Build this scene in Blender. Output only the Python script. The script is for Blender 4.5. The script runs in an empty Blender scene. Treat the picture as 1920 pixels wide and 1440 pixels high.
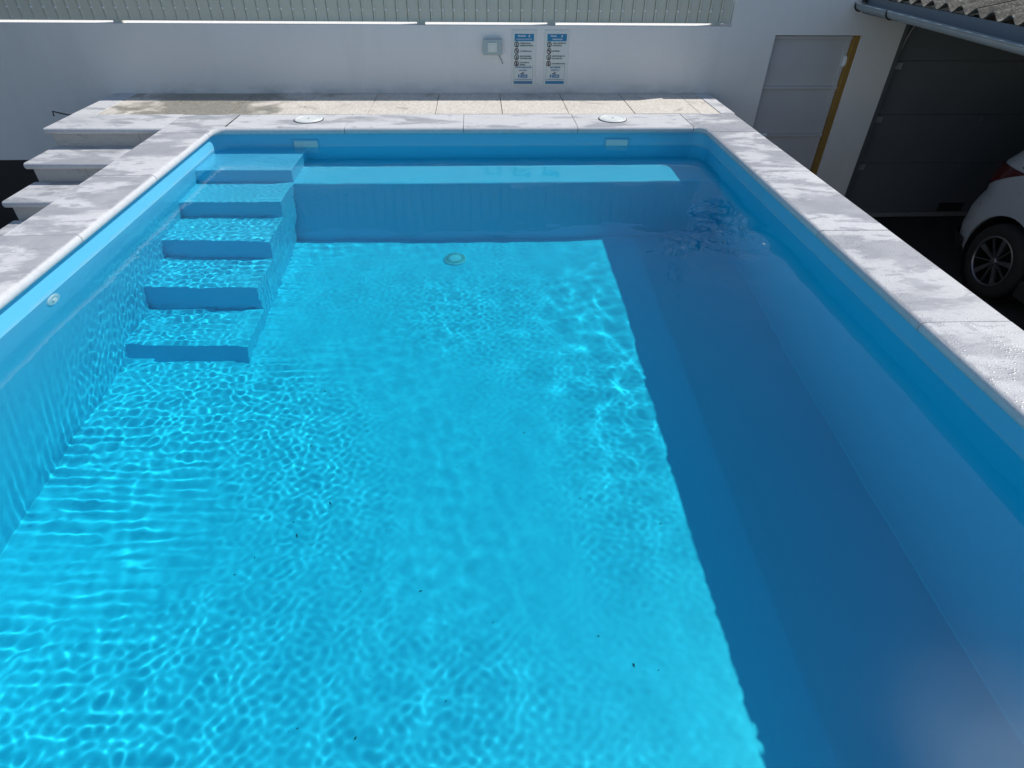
import bpy, bmesh, math, random
import numpy as np
from mathutils import Vector, Matrix

R = math.radians
sc = bpy.context.scene
col = sc.collection
random.seed(7)
rng = np.random.default_rng(11)

# ------------------------------------------------------------------ camera
CAM = Vector((-0.0687, -5.3377, 1.3616))
right = Vector((0.99872156, -0.04947458, 0.01036916))
up = Vector((0.02230194, 0.61534137, 0.78794519))
fwd = Vector((0.04536383, 0.78670659, -0.61565807))
cd = bpy.data.cameras.new("camera")
cd.sensor_fit = 'HORIZONTAL'
cd.sensor_width = 36.0
cd.lens = 36.0 * 1112.14 / 1920.0
cd.clip_start = 0.05
cd.clip_end = 4000
cam = bpy.data.objects.new("camera", cd)
m = Matrix((right, up, -fwd)).transposed().to_4x4()
m.translation = CAM
cam.matrix_world = m
col.objects.link(cam)
sc.camera = cam

# ------------------------------------------------------------------ sky, sun, exposure
SUN = Vector((0.775, 0.305, 1.0)).normalized()
SUN_EL = math.asin(SUN.z)
SUN_AZ = math.atan2(SUN.x, SUN.y)          # from +Y towards +X
w = bpy.data.worlds.new("World")
sc.world = w
w.use_nodes = True
nt = w.node_tree
sky = nt.nodes.new("ShaderNodeTexSky")
sky.sky_type = 'NISHITA'
sky.sun_disc = False
sky.sun_elevation = SUN_EL
sky.sun_rotation = SUN_AZ
sky.air_density = 1.0
sky.dust_density = 0.3
sky.ozone_density = 1.0
# bright aureole of thin haze round the sun (it shows mirrored in the pool)
tc = nt.nodes.new("ShaderNodeTexCoord")
dot = nt.nodes.new("ShaderNodeVectorMath"); dot.operation = 'DOT_PRODUCT'
dot.inputs[1].default_value = SUN
nt.links.new(tc.outputs["Generated"], dot.inputs[0])
mx = nt.nodes.new("ShaderNodeMath"); mx.operation = 'MAXIMUM'; mx.inputs[1].default_value = 0.0
nt.links.new(dot.outputs["Value"], mx.inputs[0])
pw_ = nt.nodes.new("ShaderNodeMath"); pw_.operation = 'POWER'; pw_.inputs[1].default_value = 300.0
nt.links.new(mx.outputs[0], pw_.inputs[0])
au = nt.nodes.new("ShaderNodeVectorMath"); au.operation = 'SCALE'
au.inputs[0].default_value = (.82, .95, 1.0)
ml = nt.nodes.new("ShaderNodeMath"); ml.operation = 'MULTIPLY'; ml.inputs[1].default_value = 36.0
nt.links.new(pw_.outputs[0], ml.inputs[0])
nt.links.new(ml.outputs[0], au.inputs["Scale"])
ad = nt.nodes.new("ShaderNodeVectorMath"); ad.operation = 'ADD'
nt.links.new(sky.outputs[0], ad.inputs[0]); nt.links.new(au.outputs[0], ad.inputs[1])
nt.links.new(ad.outputs[0], nt.nodes["Background"].inputs[0])
nt.nodes["Background"].inputs[1].default_value = 0.122

sd = bpy.data.lights.new("sun", 'SUN')
sd.energy = 4.6
sd.angle = R(0.53)
sd.color = (1.0, 0.965, 0.91)
sd.cycles.is_caustics_light = True
sun = bpy.data.objects.new("sun", sd)
sun.rotation_euler = SUN.to_track_quat('Z', 'Y').to_euler()
sun.location = (6, 3, 8)
col.objects.link(sun)

sc.view_settings.view_transform = 'Standard'
sc.view_settings.look = 'None'
sc.view_settings.exposure = -0.06
sc.view_settings.gamma = 1.0
sc.render.engine = 'CYCLES'
cy = sc.cycles
cy.use_denoising = True
cy.max_bounces = 14
cy.diffuse_bounces = 5
cy.glossy_bounces = 5
cy.transmission_bounces = 8
cy.transparent_max_bounces = 8
cy.volume_bounces = 0
cy.caustics_refractive = True
cy.caustics_reflective = True
cy.sample_clamp_indirect = 6.0
cy.blur_glossy = 0.3

# ------------------------------------------------------------------ materials
class NT:
    def __init__(s, name):
        s.m = bpy.data.materials.new(name)
        s.m.use_nodes = True
        s.t = s.m.node_tree
        s.b = s.t.nodes["Principled BSDF"]
        s.pos = None
    def n(s, typ, **kw):
        o = s.t.nodes.new("ShaderNode" + typ)
        for k, v in kw.items():
            setattr(o, k, v)
        return o
    def link(s, a, b):
        s.t.links.new(a, b)
    def val(s, sock, v):
        if hasattr(v, "is_linked") or hasattr(v, "links"):
            s.link(v, sock)
        else:
            sock.default_value = v
    def P(s, scale=(1, 1, 1)):
        if s.pos is None:
            s.pos = s.n("NewGeometry").outputs["Position"]
        if scale == (1, 1, 1):
            return s.pos
        mp = s.n("Mapping")
        mp.inputs["Scale"].default_value = scale
        s.link(s.pos, mp.inputs["Vector"])
        return mp.outputs[0]
    def noise(s, scale, detail=4, rough=.55, vec=None, dist=0.0):
        o = s.n("TexNoise")
        o.inputs["Scale"].default_value = scale
        o.inputs["Detail"].default_value = detail
        o.inputs["Roughness"].default_value = rough
        o.inputs["Distortion"].default_value = dist
        s.link(vec if vec is not None else s.P(), o.inputs["Vector"])
        return o.outputs["Fac"]
    def voro(s, scale, feature='F1', out='Distance', vec=None):
        o = s.n("TexVoronoi", feature=feature)
        o.inputs["Scale"].default_value = scale
        s.link(vec if vec is not None else s.P(), o.inputs["Vector"])
        return o.outputs[out]
    def ramp(s, fac, lo, hi, a=0.0, b=1.0):
        o = s.n("MapRange")
        o.inputs["From Min"].default_value = lo
        o.inputs["From Max"].default_value = hi
        o.inputs["To Min"].default_value = a
        o.inputs["To Max"].default_value = b
        s.link(fac, o.inputs["Value"])
        return o.outputs[0]
    def math(s, op, a, b=0.0):
        o = s.n("Math", operation=op)
        s.val(o.inputs[0], a)
        s.val(o.inputs[1], b)
        return o.outputs[0]
    def mix(s, fac, a, b):
        o = s.n("Mix", data_type='RGBA')
        s.val(o.inputs[0], fac)
        for i, c in ((6, a), (7, b)):
            if isinstance(c, tuple):
                o.inputs[i].default_value = (*c, 1)
            else:
                s.link(c, o.inputs[i])
        return o.outputs[2]
    def base(s, c):
        if isinstance(c, tuple):
            s.b.inputs["Base Color"].default_value = (*c, 1)
        else:
            s.link(c, s.b.inputs["Base Color"])
    def rough(s, v):
        s.val(s.b.inputs["Roughness"], v)
    def bump(s, h, strength=.3, dist=.002):
        o = s.n("Bump")
        o.inputs["Strength"].default_value = strength
        o.inputs["Distance"].default_value = dist
        s.link(h, o.inputs["Height"])
        s.link(o.outputs[0], s.b.inputs["Normal"])
    def sep(s):
        o = s.n("SeparateXYZ")
        s.link(s.P(), o.inputs[0])
        return o.outputs

MAT = {}
def simple(name, c, rough=.5, metal=0.0, var=.12, scale=9, bump=0.0):
    k = NT(name)
    f = k.noise(scale, 5)
    dark = tuple(x * (1 - var) for x in c)
    light = tuple(min(1, x * (1 + var)) for x in c)
    k.base(k.mix(f, dark, light))
    k.rough(k.ramp(f, .3, .7, rough * .88, min(1, rough * 1.12)))
    k.b.inputs["Metallic"].default_value = metal
    if bump:
        k.bump(k.noise(scale * 14, 4), bump, .002)
    MAT[name] = k.m
    return k

# cast-stone coping: pale grey, dark damp blotches on the flat top, tiny droplets
def stone(name, dry, wetness, aniso, vein=0.0):
    k = NT(name)
    v = k.P(aniso)
    n1 = k.noise(1.5, 6, .56, v, .3)
    n2 = k.noise(16.0, 5, .65, v, .4)
    f = k.math('ADD', k.math('MULTIPLY', n1, .88), k.math('MULTIPLY', n2, .12))
    g = k.noise(5.2, 6, .66, v, .6)
    nrm = k.n("NewGeometry").outputs["Normal"]
    sz = k.n("SeparateXYZ"); k.link(nrm, sz.inputs[0])
    flat = k.ramp(sz.outputs[2], .80, .97)
    wet = k.math('MULTIPLY', k.ramp(f, wetness - .012, wetness + .04), flat)
    wet = k.math('MULTIPLY', wet, k.ramp(k.noise(3.1, 5, .6), .3, .62, .6, 1))
    wet2 = k.math('MULTIPLY', k.ramp(g, wetness + .05, wetness + .08), flat)
    speck = k.noise(150, 3, .7)
    cloud = k.noise(3.2, 5, .6)
    c = k.mix(cloud, tuple(x * .88 for x in dry), dry)
    c = k.mix(k.ramp(speck, .35, .7), c, tuple(min(1, x * 1.06) for x in dry))
    c = k.mix(k.ramp(k.noise(26, 6, .7), .42, .66, 0, .35), c, tuple(x * .70 for x in dry))
    damp = k.math('MULTIPLY', k.ramp(f, wetness - .06, wetness, 0, .4), flat)
    wetc = tuple(x * y for x, y in zip(dry, (.50, .51, .54)))
    rnd = k.n('ObjectInfo').outputs['Random']
    c = k.mix(k.ramp(rnd, 0, 1, .0, .28), c, tuple(x * .72 for x in dry))
    c = k.mix(damp, c, tuple(x * .80 for x in dry))
    c = k.mix(k.math('MULTIPLY', wet, .85), c, wetc)
    c = k.mix(k.math('MULTIPLY', wet2, .55), c, wetc)
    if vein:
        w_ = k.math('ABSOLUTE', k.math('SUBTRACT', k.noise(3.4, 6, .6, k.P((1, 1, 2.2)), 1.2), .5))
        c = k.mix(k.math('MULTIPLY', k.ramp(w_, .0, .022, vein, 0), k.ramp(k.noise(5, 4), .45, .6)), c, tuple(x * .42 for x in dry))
    k.base(c)
    wt = k.math('MAXIMUM', wet, wet2)
    beads = k.math('MULTIPLY', k.ramp(k.voro(70), .10, .40, 1, 0), k.ramp(k.noise(2.2, 3, .5), .38, .48))
    beads = k.math('MULTIPLY', beads, k.math('MULTIPLY', flat, k.ramp(k.sep()[0], 1.5, 1.8, .3, 1)))
    k.rough(k.math('SUBTRACT', k.math('SUBTRACT', .74, k.math('MULTIPLY', wt, .26)), k.math('MULTIPLY', beads, .44)))
    h = k.math('ADD', k.math('MULTIPLY', speck, .5), k.math('MULTIPLY', beads, .9))
    k.bump(h, .4, .004)
    MAT[name] = k.m
    return k
stone("coping_stone", (.60, .598, .605), .487, (1.0, 2.3, 1))
stone("coping_stone_back", (.61, .607, .613), .545, (1.0, 2.3, 1))
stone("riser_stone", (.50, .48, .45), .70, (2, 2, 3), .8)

# exposed aggregate tiles: cream with chips, damp and brown towards the left end
k = NT("aggregate_tile")
xyz = k.sep()
nz = k.noise(3.1, 5, .6, None, .5)
wetx = k.math('ADD', k.ramp(xyz[0], -2.6, -1.45, .42, -.6), k.math('MULTIPLY', k.math('SUBTRACT', nz, .5), 2.6))
wetx = k.math('ADD', wetx, k.ramp(xyz[0], -3.3, -2.75, -.5, .25))
wet = k.ramp(wetx, -.12, .3)
chip = k.voro(85, 'F1', 'Color')
sepc = k.n("SeparateColor"); k.link(chip, sepc.inputs[0])
c = k.mix(k.ramp(sepc.outputs[0], 0, 1), (.53, .48, .41), (.73, .69, .63))
c = k.mix(k.ramp(k.noise(2.4, 5, .6), .45, .7, 0, .35), c, (.44, .40, .35))
c = k.mix(k.ramp(k.noise(60, 3), .55, .75), c, (.46, .36, .25))
wc = k.mix(k.ramp(sepc.outputs[1], 0, 1), (.20, .18, .145), (.36, .335, .28))
k.base(k.mix(wet, c, wc))
k.rough(k.ramp(wet, 0, 1, .75, .4))
k.bump(k.voro(85), .3, .002)
MAT["aggregate_tile"] = k.m

# lime-white rendered wall, faint stains near the deck
k = NT("render_white")
xyz = k.sep()
n1 = k.noise(1.2, 5, .55); n2 = k.noise(120, 4, .7)
c = k.mix(n1, (.71, .69, .665), (.79, .77, .745))
st = k.math('MULTIPLY', k.ramp(xyz[2], .11, .0, 0, 1), k.ramp(k.noise(4, 6, .65, k.P((1, 1, 3))), .42, .66))
st = k.math('MULTIPLY', st, k.math('MULTIPLY', k.ramp(xyz[2], -.03, -.01), k.math('MULTIPLY', k.ramp(xyz[0], 2.3, 2.1), k.ramp(xyz[0], -3.55, -3.3))))
c = k.mix(k.math('MULTIPLY', st, .55), c, (.36, .36, .37))
streak = k.ramp(k.noise(2.0, 6, .65, k.P((1.6, 1, .35)), .4), .52, .74, 0, .22)
c = k.mix(streak, c, (.50, .49, .48))
hh = k.math('ADD', k.math('MULTIPLY', n2, .5), k.noise(18, 5, .6, k.P((.5, 1, 1.4))))
k.base(c); k.rough(.85); k.bump(hh, .5, .006)
MAT["render_white"] = k.m

k = NT("gelcoat_blue")
n1 = k.noise(1.6, 4, .5); n2 = k.noise(14, 5, .6)
c = k.mix(n1, (.12, .52, .735), (.15, .56, .775))
c = k.mix(k.ramp(n2, .60, .80, 0, .25), c, (.20, .61, .82))
xyz = k.sep()
scum = k.math('MULTIPLY', k.ramp(k.math('ABSOLUTE', k.math('SUBTRACT', xyz[2], -.158)), .004, .016, 1, 0), k.ramp(k.noise(7, 5, .6, k.P((1, 1, .3))), .35, .7, .1, .6))
c = k.mix(scum, c, (.30, .52, .62))
k.base(c); k.rough(k.ramp(n1, .3, .7, .28, .42))
MAT["gelcoat_blue"] = k.m

k = NT("pool_water")
k.t.nodes.remove(k.b)
out = [n for n in k.t.nodes if n.type == 'OUTPUT_MATERIAL'][0]
gl = k.n("BsdfGlass")
gl.inputs["IOR"].default_value = 1.333
gl.inputs["Roughness"].default_value = 0.0
gl.inputs["Color"].default_value = (1, 1, 1, 1)
k.link(gl.outputs[0], out.inputs["Surface"])
MAT["pool_water"] = k.m
k = NT("water_tint")
k.t.nodes.remove(k.b)
out = [n for n in k.t.nodes if n.type == 'OUTPUT_MATERIAL'][0]
va = k.n("VolumeAbsorption")
va.inputs["Color"].default_value = (0.0, .988, .985, 1)
va.inputs["Density"].default_value = 1.7
k.link(va.outputs[0], out.inputs["Volume"])
MAT["water_tint"] = k.m


simple("joint_grout", (.16, .16, .16), .9)
simple("white_plastic", (.72, .74, .72), .35, 0, .05)
simple("drain_plastic", (.95, .56, .66), .4, 0, .06)
simple("flap_plastic", (.58, .70, .68), .35, 0, .06)
simple("dark_slot", (.02, .03, .035), .6)
simple("fence_steel", (.56, .55, .46), .45, .0, .05, 2.5)
simple("screw_metal", (.78, .79, .76), .35, .0)
simple("black_paint", (.012, .013, .017), .55)
simple("sign_plate", (.66, .68, .64), .35, 0, .04)
simple("sign_blue", (.02, .21, .40), .4, 0, .06)
simple("sign_blue_faded", (.07, .20, .36), .4, 0, .06)
simple("sign_grey_blue", (.30, .38, .45), .4, 0, .06)
simple("sign_ink", (.02, .025, .03), .5)
simple("sign_red", (.10, .035, .04), .5)
simple("sign_white", (.75, .78, .80), .4)
simple("lamp_box", (.38, .46, .46), .45, 0, .08)
simple("lamp_lens", (.66, .68, .62), .25, 0, .05)
simple("cable_grey", (.30, .30, .32), .6)
simple("door_paint", (.50, .50, .51), .5, 0, .08, 4)
simple("wood_ochre", (.30, .17, .035), .55, 0, .25, 20)
simple("garage_paint", (.13, .14, .15), .5, 0, .10, 3)
simple("rail_steel", (.16, .17, .18), .45, .4)
simple("track_steel", (.45, .46, .46), .4, .5)
simple("gutter_zinc", (.30, .34, .36), .42, .35, .10, 6)
simple("fascia_paint", (.12, .15, .19), .5, 0, .1)
simple("bracket_dark", (.03, .03, .035), .5)
simple("timber_dark", (.10, .075, .05), .8, 0, .3, 20)
simple("car_tyre", (.012, .012, .012), .85)
simple("car_trim", (.012, .012, .013), .6)
simple("car_rim", (.22, .22, .23), .35, .8)
simple("car_rim_dark", (.012, .012, .013), .4, .3)
simple("car_glass", (.01, .012, .014), .06)
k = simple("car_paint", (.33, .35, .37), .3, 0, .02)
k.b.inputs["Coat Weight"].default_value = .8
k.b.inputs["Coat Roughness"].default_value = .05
simple("tail_lens", (.055, .003, .003), .2)
simple("leaf_dirt", (.05, .035, .02), .8)
simple("bark", (.09, .065, .045), .9, 0, .3, 14, .5)
k = simple("leaf_green", (.055, .10, .03), .5, 0, .35, 3)

k = NT("fibre_cement")
n1 = k.noise(30, 6, .7); n2 = k.noise(5, 5, .6)
c = k.mix(k.ramp(n1, .35, .65), (.05, .045, .037), (.19, .175, .145))
c = k.mix(k.ramp(k.noise(55, 4, .7), .56, .66), c, (.42, .41, .37))
c = k.mix(k.ramp(n2, .45, .7, 0, .6), c, (.045, .042, .035))
k.base(c); k.rough(.95); k.bump(n1, .7, .006)
MAT["fibre_cement"] = k.m

k = NT("asphalt")
n1 = k.noise(1.5, 5); n2 = k.noise(220, 3, .7)
c = k.mix(n1, (.022, .021, .020), (.042, .040, .037))
c = k.mix(k.ramp(n2, .6, .8, 0, .5), c, (.10, .095, .09))
k.base(c); k.rough(.9); k.bump(n2, .5, .004)
MAT["asphalt"] = k.m

# ------------------------------------------------------------------ helpers
def origin(o):
    v = Vector((0, 0, 0))
    while o is not None:
        v = v + o.location
        o = o.parent
    return v

def tag(o, label=None, cat=None, group=None, kind=None):
    if label: o["label"] = label
    if cat: o["category"] = cat
    if group: o["group"] = group
    if kind: o["kind"] = kind
    return o

def thing(name, loc, label, cat, group=None):
    o = bpy.data.objects.new(name, None)
    o.empty_display_size = .1
    o.location = loc
    col.objects.link(o)
    return tag(o, label, cat, group)

def link(name, me, parent=None, loc=(0, 0, 0), bevel=0.0, seg=2):
    o = bpy.data.objects.new(name, me)
    col.objects.link(o)
    if parent is not None:
        o.parent = parent
        o.location = Vector(loc) - origin(parent)
    else:
        o.location = loc
    if bevel:
        b = o.modifiers.new("bevel", 'BEVEL')
        b.width = bevel; b.segments = seg; b.limit_method = 'ANGLE'; b.angle_limit = R(40)
    return o

def mesh(name, V, F, mat, smooth=False):
    me = bpy.data.meshes.new(name)
    me.from_pydata([tuple(v) for v in V], [], F)
    me.materials.append(MAT[mat])
    if smooth:
        for p in me.polygons: p.use_smooth = True
    me.update()
    return me

def fixn(me):
    bm = bmesh.new(); bm.from_mesh(me)
    bmesh.ops.recalc_face_normals(bm, faces=bm.faces)
    bm.to_mesh(me); bm.free()
    return me

BOXF = [(0, 3, 2, 1), (4, 5, 6, 7), (0, 1, 5, 4), (1, 2, 6, 5), (2, 3, 7, 6), (3, 0, 4, 7)]
def boxv(a, b):
    return [(a[0], a[1], a[2]), (b[0], a[1], a[2]), (b[0], b[1], a[2]), (a[0], b[1], a[2]),
            (a[0], a[1], b[2]), (b[0], a[1], b[2]), (b[0], b[1], b[2]), (a[0], b[1], b[2])]

def box(name, a, b, mat, parent=None, bevel=0.0):
    c = [(a[i] + b[i]) / 2 for i in range(3)]
    h = [abs(b[i] - a[i]) / 2 for i in range(3)]
    me = mesh(name, boxv([-x for x in h], h), BOXF, mat)
    return link(name, me, parent, c, bevel)

def boxes(name, lst, mat, parent=None, bevel=0.0):
    V = []; F = []
    for a, b in lst:
        n = len(V); V += boxv(a, b); F += [tuple(i + n for i in f) for f in BOXF]
    c = Vector(V[0])
    me = mesh(name, [Vector(v) - c for v in V], F, mat)
    return link(name, me, parent, c, bevel)

def lathe(name, prof, axis, mat, n=32, caps=(True, True)):
    """prof: list of (r, h) along axis ('x','y','z'); closed with caps if r=0"""
    V = []; F = []
    for r, h in prof:
        for i in range(n):
            a = 2 * math.pi * i / n
            p = (r * math.cos(a), r * math.sin(a), h)
            if axis == 'x': p = (p[2], p[0], p[1])
            if axis == 'y': p = (p[0], p[2], p[1])
            V.append(p)
    for j in range(len(prof) - 1):
        for i in range(n):
            F.append((j * n + i, j * n + (i + 1) % n, (j + 1) * n + (i + 1) % n, (j + 1) * n + i))
    if caps[0]: F.append(tuple(range(n - 1, -1, -1)))
    if caps[1]: F.append(tuple((len(prof) - 1) * n + i for i in range(n)))
    return fixn(mesh(name, V, F, mat))

def tube(name, pts, r, mat, n=10, caps=True):
    V = []; F = []
    pts = [Vector(p) for p in pts]
    for i, p in enumerate(pts):
        d = (pts[min(i + 1, len(pts) - 1)] - pts[max(i - 1, 0)]).normalized()
        q = d.to_track_quat('Z', 'Y')
        rr = r[i] if isinstance(r, (list, tuple)) else r
        for j in range(n):
            a = 2 * math.pi * j / n
            V.append(p + q @ Vector((rr * math.cos(a), rr * math.sin(a), 0)))
    for i in range(len(pts) - 1):
        for j in range(n):
            F.append((i * n + j, i * n + (j + 1) % n, (i + 1) * n + (j + 1) % n, (i + 1) * n + j))
    if caps:
        F.append(tuple(range(n - 1, -1, -1))); F.append(tuple((len(pts) - 1) * n + j for j in range(n)))
    return mesh(name, V, F, mat, True)

def prism(name, poly, y0, y1, mat):
    """poly in (x, z), extruded along y"""
    n = len(poly)
    V = [(x, y0, z) for x, z in poly] + [(x, y1, z) for x, z in poly]
    F = [tuple(range(n)), tuple(range(2 * n - 1, n - 1, -1))]
    F += [(i, i + n, (i + 1) % n + n, (i + 1) % n) for i in range(n)]
    return fixn(mesh(name, V, F, mat))

# ------------------------------------------------------------------ key dimensions (metres, coping top = 0)
ZW, ZF, ZG = -0.165, -1.45, -1.38
XL, XR, YB, YE = -2.27, 1.88, -0.06, -5.0      # basin faces
NL, NR, NB, NE = -2.235, 1.835, -0.125, -4.955  # coping noses
OL, OR, OB, OE = -2.645, 2.245, 0.325, -5.40    # coping outer edges
TH = .055                                        # coping thickness
YW = 1.128                                       # garden wall face

# ------------------------------------------------------------------ ground
gv = []; gf = []
ring = [(-300, -300), (300, -300), (300, 300), (-300, 300)]
hole = [(-2.5, -5.2), (2.1, -5.2), (2.1, .2), (-2.5, .2)]
gv = [(x, y, ZG) for x, y in ring] + [(x, y, ZG) for x, y in hole]
gf = [(i, (i + 1) % 4, (i + 1) % 4 + 4, i + 4) for i in range(4)]
ground = link("ground", mesh("ground", gv, gf, "asphalt"))
tag(ground, "dark asphalt yard around the raised pool", None, None, "structure")

# ------------------------------------------------------------------ swimming pool
pool = thing("swimming_pool", (-.2, -2.5, ZG), "raised rectangular pool with sky blue basin and pale stone coping", "pool")

def rrect(x0, x1, y0, y1, r, n=7):
    pts = []
    for cx, cy_, a0 in ((x1 - r, y1 - r, 0), (x0 + r, y1 - r, 90), (x0 + r, y0 + r, 180), (x1 - r, y0 + r, 270)):
        for i in range(n):
            a = R(a0 + 90 * i / (n - 1))
            pts.append((cx + r * math.cos(a), cy_ + r * math.sin(a)))
    return pts
V = []; F = []
fil = .008
rings = [(-.045, 0), (ZF + fil, 0)] + [(ZF + fil - fil * math.sin(a), fil * (1 - math.cos(a))) for a in (R(22), R(45), R(68), R(90))]
for z, d in rings:
    V += [(x, y, z) for x, y in rrect(XL + d, XR - d, YE + d, YB - d, .15 - d * .5)]
nr = len(V) // len(rings)
for j in range(len(rings) - 1):
    for i in range(nr):
        F.append((j * nr + i, j * nr + (i + 1) % nr, (j + 1) * nr + (i + 1) % nr, (j + 1) * nr + i))
F.append(tuple((len(rings) - 1) * nr + i for i in range(nr)))
off = origin(pool)
bme = mesh("basin", [Vector(v) - off for v in V], F, "gelcoat_blue", True)
bme.polygons[len(F) - 1].use_smooth = False
basin = link("basin", bme, pool, off)
RECV = [basin]

# moulded steps and bench (draft-angled blocks)
SX = -1.54
fronts = [-.59, -1.0, -1.4, -1.8, -2.21]
tops = [-.24, -.505, -.77, -1.035, -1.30]
prof_s = [(YB + .01, ZF - .02)] 
yy_ = YB + .01
for f_, t_ in zip(fronts, tops):
    prof_s += [(yy_, t_ - .006), (f_ + .006, t_ - .006)]
    yy_ = f_ - .012
prof_s += [(fronts[-1] - .03, ZF - .02)]
ns_ = len(prof_s)
V = [(XL - .008, y_, z_) for y_, z_ in prof_s] + [(SX - .003, y_, z_) for y_, z_ in prof_s]
F = [tuple(range(ns_)), tuple(range(2 * ns_ - 1, ns_ - 1, -1))] + [(i, i + ns_, (i + 1) % ns_ + ns_, (i + 1) % ns_) for i in range(ns_)]
stair = link("entry_stair", fixn(mesh("entry_stair", [Vector(v) - off for v in V], F, "gelcoat_blue")), pool, off)
RECV.append(stair)
prev = None
dr = .045
for f, t in zip(fronts, tops):
    if prev is None:
        yb0 = yb1 = YB + .01
    else:       # butt against the sloping riser of the step above
        pf, pt = prev
        line = lambda z: pf - dr * (pt - z) / (pt - (ZF - .02)) - .0005
        yb0, yb1 = line(ZF - .02), line(t)
    V = [(XL - .01, f - dr, ZF - .02), (SX, f - dr, ZF - .02), (SX, yb0, ZF - .02), (XL - .01, yb0, ZF - .02),
         (XL - .01, f, t), (SX, f, t), (SX, yb1, t), (XL - .01, yb1, t)]
    c = Vector((-1.9, f, t))
    s = link("step", mesh("step", [Vector(v) - c for v in V], BOXF, "gelcoat_blue"), stair, c, .005, 2)
    RECV.append(s)
    prev = (f, t)
bz = -.512
V = [(SX - .02, -.76, ZF - .02), (XR + .02, -.76, ZF - .02), (XR + .02, YB + .01, ZF - .02), (SX - .02, YB + .01, ZF - .02),
     (SX - .02, -.62, bz), (XR + .02, -.62, bz), (XR + .02, YB + .01, bz), (SX - .02, YB + .01, bz)]
bench = link("bench", mesh("bench", [Vector(v) - off for v in V], BOXF, "gelcoat_blue"), pool, off, .02, 3)
RECV.append(bench)

# outer body under the coping
body = boxes("pool_wall", [((OL + .03, OE + .03, ZG), (XL - .04, OB - .06, -TH)), ((OR - .055, OE + .03, ZG), (OR - .03, OB - .06, -TH)),
      ((XL - .04, OE + .03, ZG), (OR - .055, YE - .04, -TH)), ((XL - .04, OB - .075, ZG), (OR - .055, OB - .06, -TH))], "render_white", pool)

# coping slabs: bullnose profile swept between (inner, outer) pairs
def coping_piece(stations, mat="coping_stone", gap=0.0, name="coping_slab"):
    """stations: list of (inner_pt, outer_pt, normal_in) in xy"""
    r = TH / 2
    V = []; F = []
    prof = []
    for i in range(9):
        a = R(90 + 180 * i / 8)
        prof.append((r * math.cos(a), -r + r * math.sin(a)))
    for (ix, iy), (ox, oy), (nx, ny) in stations:
        c = (ix - nx * r, iy - ny * r)
        V.append((ox, oy, -.003)); V.append((ox, oy, -TH))
        for px, pz in prof:
            V.append((c[0] - nx * px, c[1] - ny * px, pz))
    n = 2 + len(prof)
    order = [0] + list(range(2, n)) + [1]
    for s in range(len(stations) - 1):
        for q in range(len(order)):
            a, b = order[q], order[(q + 1) % len(order)]
            F.append((s * n + a, s * n + b, (s + 1) * n + b, (s + 1) * n + a))
    F.append(tuple(order)); F.append(tuple((len(stations) - 1) * n + o for o in order)[::-1])
    c = Vector((sum(v[0] for v in V) / len(V), sum(v[1] for v in V) / len(V), -TH / 2))
    me = fixn(mesh("coping_slab", [Vector(v) - c for v in V], F, mat))
    for p in me.polygons:
        p.use_smooth = len(p.vertices) == 4
    try:
        me.set_sharp_from_angle(angle=R(50))
    except Exception:
        pass
    o = link(name, me, pool, c + Vector((0, 0, random.uniform(-.0012, .0012))))
    return o
J = .0025
lj = [-.25, -1.25, -2.205, -3.19, -4.17]
for a, b in zip(lj[:-1], lj[1:]):
    coping_piece([((NL, a - J), (OL, a - J), (1, 0)), ((NL, b + J), (OL, b + J), (1, 0))])
rj = [-.262, -1.245, -2.25, -3.225, -4.2]
for a, b in zip(rj[:-1], rj[1:]):
    coping_piece([((NR, a - J), (OR, a - J), (-1, 0)), ((NR, b + J), (OR, b + J), (-1, 0))])
bj = [-2.163, -1.183, -.203, .759, 1.747]
for a, b in zip(bj[:-1], bj[1:]):
    coping_piece([((a + J, NB), (a + J, OB), (0, -1)), ((b - J, NB), (b - J, OB), (0, -1))], "coping_stone_back")
fj = [-1.8, -.9, 0, .9, 1.4]
for a, b in zip(fj[:-1], fj[1:]):
    coping_piece([((a + J, NE), (a + J, OE), (0, 1)), ((b - J, NE), (b - J, OE), (0, 1))])
def corner(x_in, y_in, x_out, y_out, sx, sy, xj, yj, mat="coping_stone"):
    """inside corner at (x_in,y_in), pool lies towards (-sx,-sy); xj, yj = joints"""
    r = .085
    st = [((xj, y_in), (xj, y_out), (0, -sy))]
    cx, cyy = x_in - sx * r, y_in - sy * r
    st.append(((cx, y_in), (cx, y_out), (0, -sy)))
    for i in range(0, 7):
        a = R(90 * i / 6)
        n = (-sx * math.sin(a), -sy * math.cos(a))
        p = (cx - n[0] * r, cyy - n[1] * r)
        if i < 3: o = (cx + (x_out - cx) * (i + 1) / 4, y_out)
        elif i == 3: o = (x_out, y_out)
        else: o = (x_out, y_out + (cyy - y_out) * (i - 3) / 4)
        st.append((p, o, n))
    st.append(((x_in, cyy), (x_out, cyy), (-sx, 0)))
    st.append(((x_in, yj), (x_out, yj), (-sx, 0)))
    return coping_piece(st, mat)
corner(NL, NB, OL, OB, -1, 1, bj[0] - J, lj[0] + J)
corner(NR, NB, OR, OB, 1, 1, bj[-1] + J, rj[0] + J)
corner(NL, NE, OL, OE, -1, -1, fj[0] - J, lj[-1] - J)
corner(NR, NE, OR, OE, 1, -1, fj[-1] + J, rj[-1] - J)
# dark grout bed just under the slabs
boxes("grout_bed", [((OL + .02, OE + .05, -.05), (XL - .02, OB - .02, -.006)), ((XR + .02, OE + .05, -.012), (OR - .02, OB - .02, -.006)),
                    ((XL - .01, YB + .02, -.05), (XR + .01, OB - .02, -.006))], "joint_grout", pool)

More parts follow.
